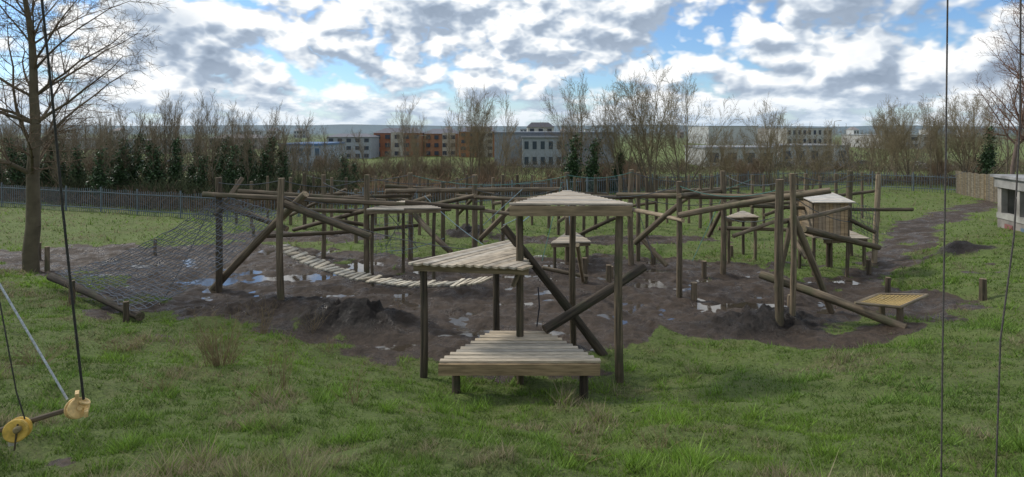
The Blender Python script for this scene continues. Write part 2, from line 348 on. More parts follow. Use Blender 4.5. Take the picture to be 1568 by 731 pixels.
# ---------------------------------------------------------------- platforms
def wcol(base,rr,s=.2):
    k=rr.uniform(1-s,1+s);w=rr.uniform(-.02,.02);return (base[0]*k+w,base[1]*k,base[2]*k-w)
def clipline(tri,n,d):
    out=[]
    for i in range(len(tri)):
        a,b_=tri[i],tri[(i+1)%len(tri)];da=a.dot(n)-d;db=b_.dot(n)-d
        if da<=0: out.append(a)
        if da*db<0: out.append(a+(b_-a)*(da/(da-db)))
    return out
def deck(tri,z,along,pw,gap,th,over,base,seed):
    rr=random.Random(seed);bb=B();tri=[Vector(t) for t in tri];al=Vector(along).normalized();n=Vector((-al.y,al.x))
    lo=min(t.dot(n) for t in tri);hi=max(t.dot(n) for t in tri);s=lo
    while s<hi-.03:
        e=min(s+pw,hi);p=clipline(clipline(tri,-n,-s),n,e)
        if len(p)>=3:
            a0=min(q.dot(al) for q in p)-over*rr.uniform(.4,1);a1=max(q.dot(al) for q in p)+over*rr.uniform(.4,1)
            c=al*(a0+a1)/2+n*(s+e-gap)/2
            bb.box((c.x,c.y,z-th/2+rr.uniform(-.008,.008)),(a1-a0,e-s-gap,th),wcol(base,rr,.24),0,Matrix.Rotation(math.atan2(al.y,al.x)+rr.uniform(-.012,.012),3,'Z')@Matrix.Rotation(rr.uniform(-.008,.008),3,'Y'))
        s+=pw
    return bb
def board(bb,a,b_,z,h,t,col):
    a=Vector(a);b_=Vector(b_);d=b_-a;c=(a+b_)/2;bb.box((c.x,c.y,z-h/2),(d.length,t,h),col,math.atan2(d.y,d.x))
GREY=(.40,.345,.27)
e=empty('triangular_platform')
A=[(-.03,11.35),(2.29,11.35),(1.30,13.8)]
deck(A,3.56,(1,0),.135,.014,.035,.05,(.44,.385,.31),1).make('deck',M_PL,e)
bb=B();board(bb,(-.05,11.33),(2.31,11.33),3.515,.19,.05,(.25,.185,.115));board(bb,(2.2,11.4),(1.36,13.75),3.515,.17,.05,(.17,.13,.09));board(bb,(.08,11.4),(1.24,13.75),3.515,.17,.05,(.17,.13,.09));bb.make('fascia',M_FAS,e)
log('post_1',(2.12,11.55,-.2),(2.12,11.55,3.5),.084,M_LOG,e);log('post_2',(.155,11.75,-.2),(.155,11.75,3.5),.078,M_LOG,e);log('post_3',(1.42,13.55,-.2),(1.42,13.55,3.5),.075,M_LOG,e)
e=empty('triangular_platform')
A=[(-2.02,11.6),(.28,11.22),(-.12,14.0)]
deck(A,2.37,(1.9,2.4),.15,.014,.04,.05,GREY,2).make('deck',M_PLR,e)
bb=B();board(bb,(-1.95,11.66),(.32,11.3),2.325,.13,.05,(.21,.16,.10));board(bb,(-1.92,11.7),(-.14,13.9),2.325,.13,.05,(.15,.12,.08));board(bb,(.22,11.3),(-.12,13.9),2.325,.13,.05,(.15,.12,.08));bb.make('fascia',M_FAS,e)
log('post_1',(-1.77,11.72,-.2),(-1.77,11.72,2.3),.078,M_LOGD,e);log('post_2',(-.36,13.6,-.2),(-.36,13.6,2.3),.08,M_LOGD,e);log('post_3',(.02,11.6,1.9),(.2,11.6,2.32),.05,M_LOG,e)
e=empty('low_trapezoid_platform')
A=[(-1.27,10.5),(1.55,10.5),(.60,12.1),(-.34,12.1)]
deck(A,.86,(1,0),.145,.022,.04,.05,(.42,.36,.275),3).make('deck',M_PL,e)
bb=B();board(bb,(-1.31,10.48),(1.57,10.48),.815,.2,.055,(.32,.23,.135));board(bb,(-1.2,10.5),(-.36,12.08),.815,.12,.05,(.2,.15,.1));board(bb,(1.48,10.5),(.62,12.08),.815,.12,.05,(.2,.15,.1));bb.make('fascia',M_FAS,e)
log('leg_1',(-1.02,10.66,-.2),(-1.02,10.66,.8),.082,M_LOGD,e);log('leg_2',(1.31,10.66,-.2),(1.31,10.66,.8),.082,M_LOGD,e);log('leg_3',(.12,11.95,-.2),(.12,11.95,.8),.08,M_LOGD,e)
for u0,u1,v0,v1,cl in[(562,672,320,307,0),(1112,1165,333,323,1),(845,905,372,352,2),(1262,1335,366,352,3)]:
    y0=[18.6,22,21,21][cl];z=EYE-(v0-HV)/F*y0;y1=(EYE-z)*F/(v1-HV);e=empty('small_timber_platform')
    A=[((u0-784)/F*y0,y0),((u1-784)/F*y0,y0+.3),(((u0+u1)/2-784)/F*y1,y1)]
    deck(A,z,(1,0),.15,.012,.04,.03,GREY,cl+9).make('deck',M_PL,e)
    bb=B()
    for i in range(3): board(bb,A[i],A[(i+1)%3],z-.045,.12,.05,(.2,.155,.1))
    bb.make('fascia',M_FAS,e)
    for i in range(3):
        cx=sum(a[0] for a in A)/3;cy=sum(a[1] for a in A)/3;px,py=A[i][0]*.85+cx*.15,A[i][1]*.85+cy*.15
        log('post_%d'%(i+1),(px,py,Hs(px,py)-.2),(px,py,z-.05),.06,M_LOG,e)

# hut tower
e=empty('timber_lookout_hut');y0=20;rr=random.Random(3);bb=B();x0,x1=(1247-784)/F*y0,(1298-784)/F*y0;z0,z1=1.36,2.5
for i in range(9):
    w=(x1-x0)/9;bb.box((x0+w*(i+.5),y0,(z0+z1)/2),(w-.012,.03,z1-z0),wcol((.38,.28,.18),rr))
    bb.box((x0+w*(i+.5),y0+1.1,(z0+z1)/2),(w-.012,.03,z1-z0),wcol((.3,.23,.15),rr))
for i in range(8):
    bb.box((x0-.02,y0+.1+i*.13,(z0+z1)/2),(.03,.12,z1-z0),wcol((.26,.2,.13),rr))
bb.make('wall_boards',M_FAS,e);bb=B()
for i in range(9):
    bb.box((x0+(x1-x0)/2,y0-.15+i*.16,2.54+i*.019),(x1-x0+.3,.15,.03),wcol((.5,.47,.42),rr),0,Matrix.Rotation(.12,3,'X'))
bb.make('roof',M_PL,e)
for i,(px,py) in enumerate([(x0,y0+.08),(x1,y0+.08),(x0,y0+1.05),(x1,y0+1.05)]): log('post_%d'%(i+1),(px,py,Hs(px,py)-.2),(px,py,2.5),.06,M_LOG,e)
bb=B();bb.box(((x0+x1)/2,y0+.55,1.33),(x1-x0+.1,1.3,.05),(.3,.25,.18));bb.make('floor',M_PL,e)

# rope mat
e=empty('yellow_rope_mat');zz=.95
cr=[]
for u,v_ in[(1310,464),(1345,451),(1420,452),(1378,471)]:
    y=(EYE-zz)*F/(v_-HV);cr.append(Vector(((u-784)/F*y,y,zz)))
for i in range(4): log('frame_%d'%(i+1),cr[i],cr[(i+1)%4],.035,M_LOGL,e,bend=0)
p0=[];p1=[]
for i in range(1,12):
    t=i/12
    for a,b_,c_,d in((0,1,3,2),(0,3,1,2)):
        A0=cr[a].lerp(cr[b_],t);A1=cr[c_].lerp(cr[d],t);pr=None
        for k in range(7):
            q=A0.lerp(A1,k/6)-Vector((0,0,.05*4*(k/6)*(1-k/6)*4*t*(1-t)))
            if pr is not None:p0.append(tuple(pr));p1.append(tuple(q))
            pr=q
v,f=tubes(p0,p1,[.012]*len(p0),[.012]*len(p0),4);obj('rope_grid',npmesh('rope_grid',v,f,np.array([.58,.42,.18]),M_ROPE),e)
for i,(u,y) in enumerate([(1378,13.55),(1350,14.2)]):
    x=(u-784)/F*y;log('post_%d'%(i+1),(x,y,Hs(x,y)-.2),(x,y,.93),.075,M_LOG,e)

# ---------------------------------------------------------------- climbing net
def net(name,c,nu,nv,sag,r,col):
    p0=[];p1=[];G=[[None]*(nv+1) for _ in range(nu+1)];rr=random.Random(5)
    for i in range(nu+1):
        for j in range(nv+1):
            s,t=i/nu,j/nv
            p=(c[0].lerp(c[1],s)).lerp(c[3].lerp(c[2],s),t)
            p=p-Vector((0,0,sag*4*t*(1-t)))+Vector((rr.uniform(-1,1),rr.uniform(-1,1),rr.uniform(-1,1)))*.03;G[i][j]=p
            p.z=max(p.z,Hs(p.x,p.y)+.04)
    for i in range(nu+1):
        for j in range(nv+1):
            if i<nu:p0.append(tuple(G[i][j]));p1.append(tuple(G[i+1][j]))
            if j<nv:p0.append(tuple(G[i][j]));p1.append(tuple(G[i][j+1]))
    v,f=tubes(p0,p1,[r]*len(p0),[r]*len(p0),3);return obj(name,npmesh(name,v,f,np.array(col),M_ROPE))
net('climbing_net',[LA+Vector((.1,0,.12)),LB+Vector((-.1,0,.12)),W(428,325,16.9),W(338,300,18.2)],24,28,.38,.0115,(.11,.125,.15))
net('climbing_net',[W(560,395,20),W(640,385,20),W(630,330,22),W(560,335,22)],10,8,.2,.009,(.12,.135,.16))
net('climbing_net',[W(1305,345,20),W(1345,372,20),W(1340,320,20),W(1302,310,20)],8,7,.1,.008,(.12,.135,.16))

# slatted rope bridge
e=empty('slatted_rope_bridge');bb=B();rr=random.Random(4)
ctl=[(433,377,17.0),(465,395,16.7),(500,409,16.4),(540,421,16.0),(580,429,15.6),(620,434,15.2),(665,435,14.8),(710,433,14.4),(752,428,14.0)]
cp=[W(*c_) for c_ in ctl];pts=[]
for i in range(len(cp)-1):
    for k in range(5): pts.append(cp[i].lerp(cp[i+1],k/5))
pts.append(cp[-1]);L1=[];L2=[]
for i in range(len(pts)-1):
    d=(pts[i+1]-pts[i]).normalized();s=Vector((-d.y,d.x,0)).normalized();n=d.cross(s)
    ax=Matrix((d,s,n)).transposed()@Matrix.Rotation(rr.uniform(-.12,.12),3,'X')
    bb.box(pts[i]+s*rr.uniform(-.02,.02),(.11,.56,.035),wcol((.47,.42,.33),rr,.25),0,ax)
    L1.append(pts[i]+s*.23-n*.03);L2.append(pts[i]-s*.23-n*.03)
bb.make('slats',M_PLR,e);rope('support_rope_1',L1,.012,(.12,.12,.12),e);rope('support_rope_2',L2,.012,(.12,.12,.12),e)
rope('hand_rope_1',[W(431,300,17.2),W(765,385,13.7)],.01,(.1,.1,.11),e,sag=.35)

RC=(.09,.10,.11);BL=(.25,.36,.42);GN=(.10,.22,.19)
for a in [(335,280,18,431,276,17.2,.1,RC),(431,276,17.2,562,272,19.4,.25,RC),(562,272,19.4,727,270,20.5,.25,RC),(466,268,30,628,268,23,.3,RC),(628,268,23,868,270,20.3,.35,GN),
 (868,268,20,967,264,20,.15,GN),(967,264,20,1107,266,20.3,.3,RC),(1107,266,20.3,1194,280,15.2,.2,RC),(1194,278,15.2,1302,268,20,.2,RC),(1302,268,20,1480,262,36,.4,RC),
 (1213,268,15.3,1340,270,20,.2,RC),(727,290,20.5,868,285,20,.3,RC),(562,300,19.4,495,280,22,.1,RC),(868,290,20,1040,285,17.5,.3,RC),(1040,285,17.5,1194,290,15.2,.25,GN),
 (431,300,17.2,628,300,23,.3,RC),(770,345,21,830,310,13,.05,BL),(800,340,13,850,300,16,.0,BL),(740,345,20,800,290,17,0,BL),(868,275,20,880,455,19,0,BL),(860,280,20,830,400,19,0,GN),
 (330,300,18,250,460,17,.1,RC),(1020,300,20,1150,275,25,.2,GN),(1107,290,20.3,1302,285,20,.3,RC),(650,300,22,740,375,20,.1,BL),(590,385,20,680,365,22,.1,BL),(1107,330,20.3,1194,330,15.2,.2,RC),
 (1213,300,15.3,1302,340,20,.15,RC),(967,300,20,1107,310,20.3,.2,RC),(727,310,20.5,770,290,26,.1,RC),(562,290,19.4,640,380,20,0,RC),(640,290,21,590,380,20,0,RC),(700,280,24,770,360,22,0,RC),(1107,300,20.3,1060,400,19,0,GN),(967,290,20,1000,395,19,0,RC)]:
    rope('course_rope',[W(*a[:3]),W(*a[3:6])],.012,a[7],sag=a[6])
rope('hanging_rope',[W(824,440,12.6),W(826,470,12.5),W(822,500,12.5)],.015,(.04,.04,.05))

# ---------------------------------------------------------------- foreground ropes, pulleys
y1=5.3
def arc(pts): return [W(*p) for p in pts]
rope('suspended_cable',arc([(52,-160,y1),(64,0,y1),(80,150,y1),(97,330,y1),(113,480,y1),(128,612,y1)]),.011,(.035,.035,.03))
rope('pale_rope',arc([(-150,170,5.6),(-60,338,5.5),(0,437,5.4),(50,522,5.35),(103,612,5.3)]),.010,(.45,.48,.5))
rope('thin_cord',arc([(-60,250,5.3),(-20,400,5.3),(0,465,5.25),(12,530,5.2),(25,600,5.2),(38,642,5.2)]),.006,(.05,.05,.04))
rope('suspended_cable',arc([(1456,-200,4.3),(1451,0,4.3),(1449,180,4.3),(1446,380,4.3),(1443,560,4.3),(1441,760,4.3)]),.006,(.09,.08,.075))
rope('suspended_cable',arc([(1566,-200,4.3),(1563,0,4.3),(1562,180,4.3),(1553,360,4.3),(1532,520,4.3),(1528,640,4.3),(1523,780,4.3)]),.006,(.09,.08,.075))
def wheel(name,c,ax,R,prof,parent,cols):
    q=ax.normalized().to_track_quat('Z','Y').to_matrix();k=28;vs=[];fs=[];cs=[]
    for i,(h,r_) in enumerate(prof):
        for a in range(k):
            an=a*2*math.pi/k;vs.append(Vector(c)+q@Vector((r_*R*math.cos(an),r_*R*math.sin(an),h*R)));cs.append(cols[i%len(cols)])
    for i in range(len(prof)-1):
        for a in range(k):
            b2=(a+1)%k;fs.append((i*k+a,i*k+b2,(i+1)*k+b2,(i+1)*k+a))
    fs.append(list(range(k))[::-1]);fs.append([(len(prof)-1)*k+a for a in range(k)])
    bb=B();bb.v=vs;bb.f=fs;bb.c=cs;bb.make(name,M_YEL,parent)
PROF=[(-.45,.25),(-.45,.9),(-.38,1),(-.2,1),(-.12,.72),(.12,.72),(.2,1),(.38,1),(.45,.9),(.45,.25),(.6,.25),(.6,.2)]
e=empty('yellow_pulley_trolley')
ya=(.70,.47,.10);yb2=(.74,.52,.22)
wheel('wheel_1',W(27,658,5.2),Vector((.25,-1,.12)),.098,PROF,e,[ya])
wheel('wheel_2',W(118,625,5.3),Vector((.9,-.5,.25)),.09,PROF,e,[yb2])
wheel('wheel_3',W(127,617,5.33),Vector((.5,.2,.9)),.055,PROF,e,[yb2])
wheel('hub_1',W(27,658,5.14),Vector((.25,-1,.12)),.03,[(-.5,.9),(.6,1),(.9,.6)],e,[(.25,.2,.1)])
log('axle_bar',W(-30,668,5.25),W(122,622,5.32),.024,M_LOG,e)
bb=B()
for uu,vv in((105,628),(132,632),(118,605)): bb.box(W(uu,vv,5.27),(.03,.09,.05),yb2,.6)
bb.box(W(20,675,5.2),(.05,.05,.07),(.6,.57,.5),.3);bb.make('bracket',M_YEL,e)
rope('wheel_cord',[W(27,650,5.15),W(22,690,5.15)],.008,(.1,.08,.05),e)

# ---------------------------------------------------------------- fences
def fencepath(pts,step):
    out=[]
    for (ax,ay),(bx,by) in zip(pts[:-1],pts[1:]):
        L=math.hypot(bx-ax,by-ay);n=int(L/step)
        for i in range(n): out.append((ax+(bx-ax)*i/n,ay+(by-ay)*i/n))
    out.append(pts[-1]);return np.array(out)
def palisade(name,pts,h,col,step=.17,r=.022):
    P_=fencepath(pts,step);z=H(P_[:,0],P_[:,1]);p0=np.column_stack([P_,z-.1]);p1=np.column_stack([P_,z+h])
    v,f=tubes(p0,p1,np.full(len(P_),r),np.full(len(P_),r),3)
    Q=fencepath(pts,2.6);zq=H(Q[:,0],Q[:,1])
    v2,f2=tubes(np.column_stack([Q,zq-.1]),np.column_stack([Q,zq+h+.12]),np.full(len(Q),.05),np.full(len(Q),.05),4)
    A_,B_=[],[]
    for dz in(.25,h-.2):
        R_=np.column_stack([Q,zq+dz]);A_.append(R_[:-1]);B_.append(R_[1:])
    A_=np.concatenate(A_);B_=np.concatenate(B_);v3,f3=tubes(A_,B_,np.full(len(A_),.03),np.full(len(A_),.03),4)
    V_=np.concatenate([v,v2,v3]);F_=np.concatenate([f,f2+len(v),f3+len(v)+len(v2)])
    obj(name,npmesh(name,V_,F_,np.array(col),M_GEN))
palisade('metal_palisade_fence',[(-56,43),(-33,38),(-22,34.5),(-15.5,32),(-9,35.5),(0,40),(11,46),(28,51),(34.8,46)],1.4,(.15,.185,.21))
e=B();rr=random.Random(9);Q=fencepath([(34.8,46),(31.5,38),(28.5,31)],.16)
for x,y in Q:
    e.box((x,y,Hs(x,y)+.85),(.03,.145,1.8+rr.uniform(-.02,.02)),wcol((.24,.20,.14),rr),.35)
e.make('timber_board_fence',M_FAS)

# concrete pavilion
e=empty('concrete_pavilion');a=Vector((22.3,27,0));b_=Vector((20.6,20,0));d=(b_-a).normalized();nn=Vector((-d.y,d.x,0))
if nn.x<0: nn=-nn
L=(b_-a).length;th=math.atan2(d.y,d.x);bb=B()
def wb(s0,s1,z0,z1,t,off,col):
    c_=a+d*(s0+s1)/2+nn*off;bb.box((c_.x,c_.y,(z0+z1)/2),(s1-s0,t,z1-z0),col,th)
wb(0,L,-.2,.95,.25,.125,(.24,.22,.20));wb(0,L,.95,1.2,.3,.11,(.36,.35,.32))
wb(-.1,L+.1,2.35,2.8,.35,.1,(.27,.265,.25))
for i in range(6): s=i*(L-.3)/5;wb(s,s+.3,1.2,2.35,.25,.13,(.33,.31,.28))
wb(0,L,-.2,2.6,.2,4.2,(.2,.19,.18));wb(0,.2,-.2,2.6,4,2.2,(.25,.24,.22));bb.make('walls',M_CONC,e)
bb=B();wb(.2,L,1.2,2.25,.05,1.2,(.02,.02,.022));bb.make('interior_shade_panel',M_GEN,e)  # near-black panel behind the openings, painted stand-in for the shade inside
bb=B();wb(-.2,L+.2,2.803,2.92,4.6,2.1,(.3,.3,.3));bb.make('roof',M_CONC,e)
bb=B()
for i,cl in enumerate([(.25,.1,.1),(.12,.18,.24),(.3,.28,.14)]): wb(.6+i*1.2,1.2+i*1.2,.45,.75,.02,-.012,cl)
bb.make('graffiti',M_GEN,e)
# ---------------------------------------------------------------- trees
def gentree(seed,Ht,r0,kids=(3,2,2,1),clear=.22,ang=(.45,.9),up=.06,wob=.16,maxlev=3,lfac=(.38,.6),rmin=.01,stems_=1,spreadstem=.0,nseg=(9,6,4,3,2),rfac=.55):
    rr=random.Random(seed);segs=[]
    def br(p,d,L,r,lev):
        n=nseg[lev];rc=r
        for i in range(n):
            d=(d+Vector((rr.gauss(0,1),rr.gauss(0,1),rr.gauss(0,1)))*wob*(.4 if lev==0 else 1)+Vector((0,0,up if lev else .05))).normalized()
            q=p+d*(L/n);rn=max(r*(1-(i+1)/n*.8),rmin*.6);segs.append((p[:],q[:],rc,rn));p=q;rc=rn
            if lev<maxlev and not(lev==0 and i/n<clear):
                for k in range(kids[lev]):
                    if rr.random()<.12: continue
                    a=rr.uniform(*ang);az=rr.uniform(0,6.283)
                    o=d.orthogonal().normalized();o.rotate(Matrix.Rotation(az,3,d));d2=(d*math.cos(a)+o*math.sin(a)).normalized()
                    br(p,d2,L*rr.uniform(*lfac)*(1-.45*i/n),max(rc*rfac,rmin),lev+1)
    for s in range(stems_):
        a=rr.uniform(0,6.28);d=Vector((math.cos(a)*spreadstem*rr.random(),math.sin(a)*spreadstem*rr.random(),1)).normalized()
        br(Vector((math.cos(a)*.2*(stems_>1),math.sin(a)*.2*(stems_>1),-.15)),d,Ht*rr.uniform(.8,1),r0,0)
    return segs
def treemesh(name,segs,barkc,twigc,ivy=0,ih=.6,ir=.5,seed=0,k=3):
    p0=np.array([s[0] for s in segs]);p1=np.array([s[1] for s in segs]);r0=np.array([s[2] for s in segs]);r1=np.array([s[3] for s in segs])
    big=r0>.06;vs=[];fs=[];cs=[];ms=[];o=0
    for msk,kk in((big,8),(~big,k)):
        if msk.sum()==0: continue
        v,f=tubes(p0[msk],p1[msk],r0[msk],r1[msk],kk);t=np.clip((np.repeat(r0[msk],2*kk)-.012)/.06,0,1)[:,None]
        cs.append(np.array(twigc)*(1-t)+np.array(barkc)*t);vs.append(v);fs.append(f+o);o+=len(v);ms.append(np.zeros(len(f)))
    if ivy:
        rr=np.random.RandomState(seed);top=p1[:,2].max();cand=p0[(r0>.03)&(p0[:,2]<top*ih)]
        idx=rr.randint(0,len(cand),ivy);c=cand[idx]+rr.normal(size=(ivy,3))*np.array([ir,ir,.35])*(.35+.65*rr.rand(ivy,1))
        c[:,2]=np.abs(c[:,2]);a=rr.normal(size=(ivy,3));a/=np.linalg.norm(a,axis=1,keepdims=True);b_=np.cross(a,rr.normal(size=(ivy,3)));b_/=np.linalg.norm(b_,axis=1,keepdims=True)
        s=.055+.05*rr.rand(ivy,1);v=np.stack([c-a*s,c+b_*s,c+a*s,c-b_*s],1).reshape(-1,3)
        cs.append(np.repeat(np.array([.036,.072,.024])*(.5+1.3*rr.rand(ivy,1)),4,0));vs.append(v);fs.append(np.arange(ivy*4).reshape(-1,4)+o);ms.append(np.ones(ivy))
    return npmesh(name,np.concatenate(vs),np.concatenate(fs),np.concatenate(cs),[M_BARK,M_IVY],False,np.concatenate(ms))
BK=(.15,.125,.09);TW=(.24,.195,.13)
V_tall=[treemesh('bare_tree_mesh',gentree(10+i,7.,.08,(3,2,2,1),.2,(.25,.6),.12,rmin=.006,lfac=(.3,.5)),BK,TW) for i in range(4)]
V_round=[treemesh('spreading_tree_mesh',gentree(30+i,7.,.08,(2,2,2,1),.12,(.35,.8),.04,rmin=.0075,stems_=6,spreadstem=1.0,lfac=(.34,.54)),BK,(.25,.205,.125)) for i in range(3)]
V_shr=[treemesh('bare_bush_mesh',gentree(50+i,2.6,.03,(3,2,1,1),.0,(.3,.9),.03,rmin=.008,stems_=6,spreadstem=1.1,maxlev=2),BK,(.18,.13,.085)) for i in range(2)]
V_ivy=[treemesh('ivy_clad_tree_mesh',gentree(70+i,7.,.09,(3,2,2,1),.2,(.25,.6),.10,rmin=.006,lfac=(.3,.5)),BK,TW,3400,.62,.34,i) for i in range(3)]
def plant(name,me,u,y,s,sx=1.,x=None):
    x=(u-784)/F*y if x is None else x
    o=obj(name,me,None,(x,y,Hs(x,y)-.05));o.rotation_euler=(0,0,random.uniform(0,6.28));o.scale=(s*sx,s*sx,s*random.uniform(.95,1.08));return o
u=-110
while u<450:
    y=random.uniform(40,52);k=random.random()
    if k<.42: plant('ivy_clad_tree',random.choice(V_ivy),u,y,random.uniform(.68,.9))
    else: plant('bare_tree',random.choice(V_tall),u,y,random.uniform(.7,.97))
    u+=random.uniform(6,13)
for u,y,s in[(150,39,.75),(180,41,.82),(238,41.5,.85),(262,42,.8),(300,40,.7),(340,40,.72),(375,41,.76),(405,42,.72),(437,43,.66),(528,44,.66),(545,45,.5),(875,45,.95),(905,45,.85),(940,46,.66),(1505,52,.9)]: plant('ivy_clad_tree',random.choice(V_ivy),u,y,s)
for u,y,s,sx in[(722,46,.95,.6),(757,47,.95,.6),(885,47,1.12,.6),(955,45,1.02,.75),(1002,44,1.2,.85),(1045,46,1.08,.8),(1182,48,.98,.62),(1240,49,.72,.8),(1120,50,.6,.7),(630,50,.8,.5),(1350,52,.82,.8),(1395,54,.92,.8),(1440,55,.95,.8),(1475,54,1.0,.8),(1500,56,1.05,.9),(1375,60,.9,.8)]:
    plant('spreading_bare_tree',random.choice(V_round),u,y,s,sx)
for u,y,s in[(618,46,.95),(640,52,.8),(500,55,.7),(560,60,.7),(690,58,.8),(770,52,.85),(735,46,1.05),(800,60,.6),(860,50,.8),(1100,58,.7),(1140,60,.75),(1270,55,.7),(1300,58,.7),(1215,56,.8),(1330,52,.85),(470,52,.7),(1425,50,.95),(1540,50,1.1),(1570,52,1.2),(1165,50,.8),(1085,50,.7),(1200,60,.7),(590,55,.6)]:
    plant('bare_tree',random.choice(V_tall),u,y,s)
for i in range(120):
    u=random.uniform(-120,1560);y=random.uniform(44,78)
    if u>950: y+=8
    plant('bare_bush',random.choice(V_shr),u,y,random.uniform(.4,.8))
tm=treemesh('large_bare_tree_mesh',gentree(107,11.5,.25,(4,3,3,1),.18,(.6,1.15),.02,.13,rmin=.0065,lfac=(.36,.54),nseg=(12,6,4,3,2),rfac=.42),(.12,.10,.065),(.15,.105,.068),k=3)
o=obj('large_bare_tree',tm,None,(-16.6,20.3,Hs(-16.6,20.3)-.1))
tm=treemesh('birch_tree_mesh',gentree(121,12,.15,(4,3,2,1),.2,(.5,.95),.05,.12,rmin=.006,lfac=(.28,.42)),(.16,.12,.10),(.22,.12,.08))
obj('birch_tree',tm,None,(27.6,31,Hs(27.6,31)-.1))
obj('birch_tree',tm,None,(30.5,36,Hs(30.5,36)-.1)).rotation_euler=(0,0,2)
def thicket(name,n,f_y,h,col,seed,urange=(-150,1600),dy=4):
    rr=np.random.RandomState(seed);u=rr.uniform(*urange,n);y=f_y(u)+rr.rand(n)*dy;x=(u-784)/F*y;z=H(x,y);cl=fbm(x/2.5,y/2.5,3,seed)
    p0=np.column_stack([x,y,z+rr.rand(n)*.4]);d=rr.normal(size=(n,3))*np.array([.45,.45,.25])+np.array([0,0,.5]);p1=p0+d*h*(.3+1.4*cl)[:,None]
    v,f=tubes(p0,p1,np.full(n,.02),np.full(n,.01),3);c=np.repeat(np.array(col)*(.5+rr.rand(n,1)),6,0);obj(name,npmesh(name,v,f,c,M_DRY))
fy=lambda u:np.interp(u,[-200,0,200,335,560,784,1000,1300,1500],[42,39.5,36,34,37.5,42.5,48,53,50])
thicket('bramble_thicket',11000,fy,1.0,(.14,.10,.07),3)
thicket('bramble_thicket',8000,lambda u:fy(u)+3,1.5,(.07,.085,.04),4,(-150,540))
thicket('bramble_thicket',9000,lambda u:fy(u)+12,2.0,(.13,.105,.07),14,(-150,1600),20)
thicket('dry_reeds',5000,lambda u:fy(u)+1,1.3,(.24,.16,.10),6,(560,980))

def mass(name,boxes,dens,seed,col):
    rr=np.random.RandomState(seed);vs=[];cs=[]
    for x0,x1,y0,y1,h in boxes:
        nb=int((x1-x0)/7)+2
        for _ in range(nb):
            cx=rr.uniform(x0,x1);cy=rr.uniform(y0,y1);hh=h*rr.uniform(.6,1.05);zz=Hs(cx,cy);n=dens
            d=rr.normal(size=(n,3));d/=np.linalg.norm(d,axis=1,keepdims=True);d*=rr.rand(n,1)**.4
            c=np.column_stack([cx+d[:,0]*hh*.48,cy+d[:,1]*hh*.45,zz+hh*.52+d[:,2]*hh*.5])
            a=rr.normal(size=(n,3))*np.array([.15,.15,.5])*hh/9;b_=rr.normal(size=(n,3))*.05*hh/5
            vs.append(np.stack([c-a,c+b_,c+a],1).reshape(-1,3));cs.append(np.repeat(np.array(col)*(.55+.8*rr.rand(n,1))*rr.uniform(.8,1.2),3,0))
    v=np.concatenate(vs);obj(name,npmesh(name,v,np.arange(len(v)).reshape(-1,3),np.concatenate(cs),M_DRY))
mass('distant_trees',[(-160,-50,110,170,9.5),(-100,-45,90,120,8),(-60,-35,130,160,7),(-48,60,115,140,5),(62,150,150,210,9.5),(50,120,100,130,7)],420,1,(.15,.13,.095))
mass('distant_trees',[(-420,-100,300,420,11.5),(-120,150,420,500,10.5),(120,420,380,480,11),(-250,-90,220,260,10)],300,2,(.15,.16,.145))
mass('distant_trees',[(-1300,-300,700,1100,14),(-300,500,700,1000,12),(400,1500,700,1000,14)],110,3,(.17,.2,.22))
mass('evergreen_trees',[(-75,-40,85,110,4.5),(30,60,85,100,3)],500,4,(.045,.07,.036))

# ---------------------------------------------------------------- town
def bld(name,u0,u1,vt,y,col,roofc,depth=14,storeys=3,win=True,pitch=0,wcolr=(.05,.06,.08),gl=0):
    x0,x1=(u0-784)/F*y,(u1-784)/F*y;zt=EYE-(vt-HV)/F*y;zb=Hs((x0+x1)/2,y)-.5;e=empty(name);bb=B()
    bb.box(((x0+x1)/2,y+depth/2,(zt+zb)/2),(x1-x0,depth,zt-zb),col)
    if name.startswith('brick'):
        nb=int((x1-x0)/5)
        for i in range(nb):
            if i%2: bb.box((x0+(i+.5)*(x1-x0)/nb,y-.3,(zt+zb)/2+.3),((x1-x0)/nb*.8,.7,zt-zb),(.42,.39,.33) if i%4==1 else (.44,.2,.09))
    bb.make('walls',M_GEN,e);rb=B()
    if pitch:
        xm0,xm1=x0-.4,x1+.4;ya,yc=y-.5,y+depth+.5;r=pitch
        ins=min(4,(x1-x0)*.2)
        A_=[(xm0,ya,zt),(xm1,ya,zt),(xm1,yc,zt),(xm0,yc,zt)];R0=(xm0+ins,(ya+yc)/2,zt+r);R1=(xm1-ins,(ya+yc)/2,zt+r)
        rb.poly([A_[0],A_[1],R1,R0],roofc);rb.poly([A_[2],A_[3],R0,R1],roofc);rb.poly([A_[1],A_[2],R1],roofc);rb.poly([A_[3],A_[0],R0],roofc)
    else: rb.box(((x0+x1)/2,y+depth/2,zt+.25),(x1-x0+.6,depth+.6,.5),roofc)
    rb.make('roof',M_GEN,e)
    if win:
        wb_=B();sh=(zt-zb)/storeys;n=max(2,int((x1-x0)/(3.2 if not gl else gl)))
        for s in range(storeys):
            for i in range(n): wb_.box((x0+(i+.5)*(x1-x0)/n,y-(.7 if name.startswith('brick') else .03),zb+sh*(s+.55)),((x1-x0)/n*.5,.12,sh*.5),wcolr)
        wb_.make('windows',M_GEN,e)
BR=(.34,.14,.08)
bld('brick_apartment_block',572,645,204,235,BR,(.14,.14,.16),pitch=2.,storeys=3)
bld('brick_apartment_block',650,700,205,240,(.34,.17,.10),(.14,.14,.16),pitch=2.,storeys=3)
bld('brick_apartment_block',703,757,202,230,(.40,.17,.08),(.13,.13,.15),pitch=2.,storeys=4)
bld('apartment_block',500,568,210,220,(.28,.30,.33),(.15,.15,.17),storeys=3,pitch=1.2)
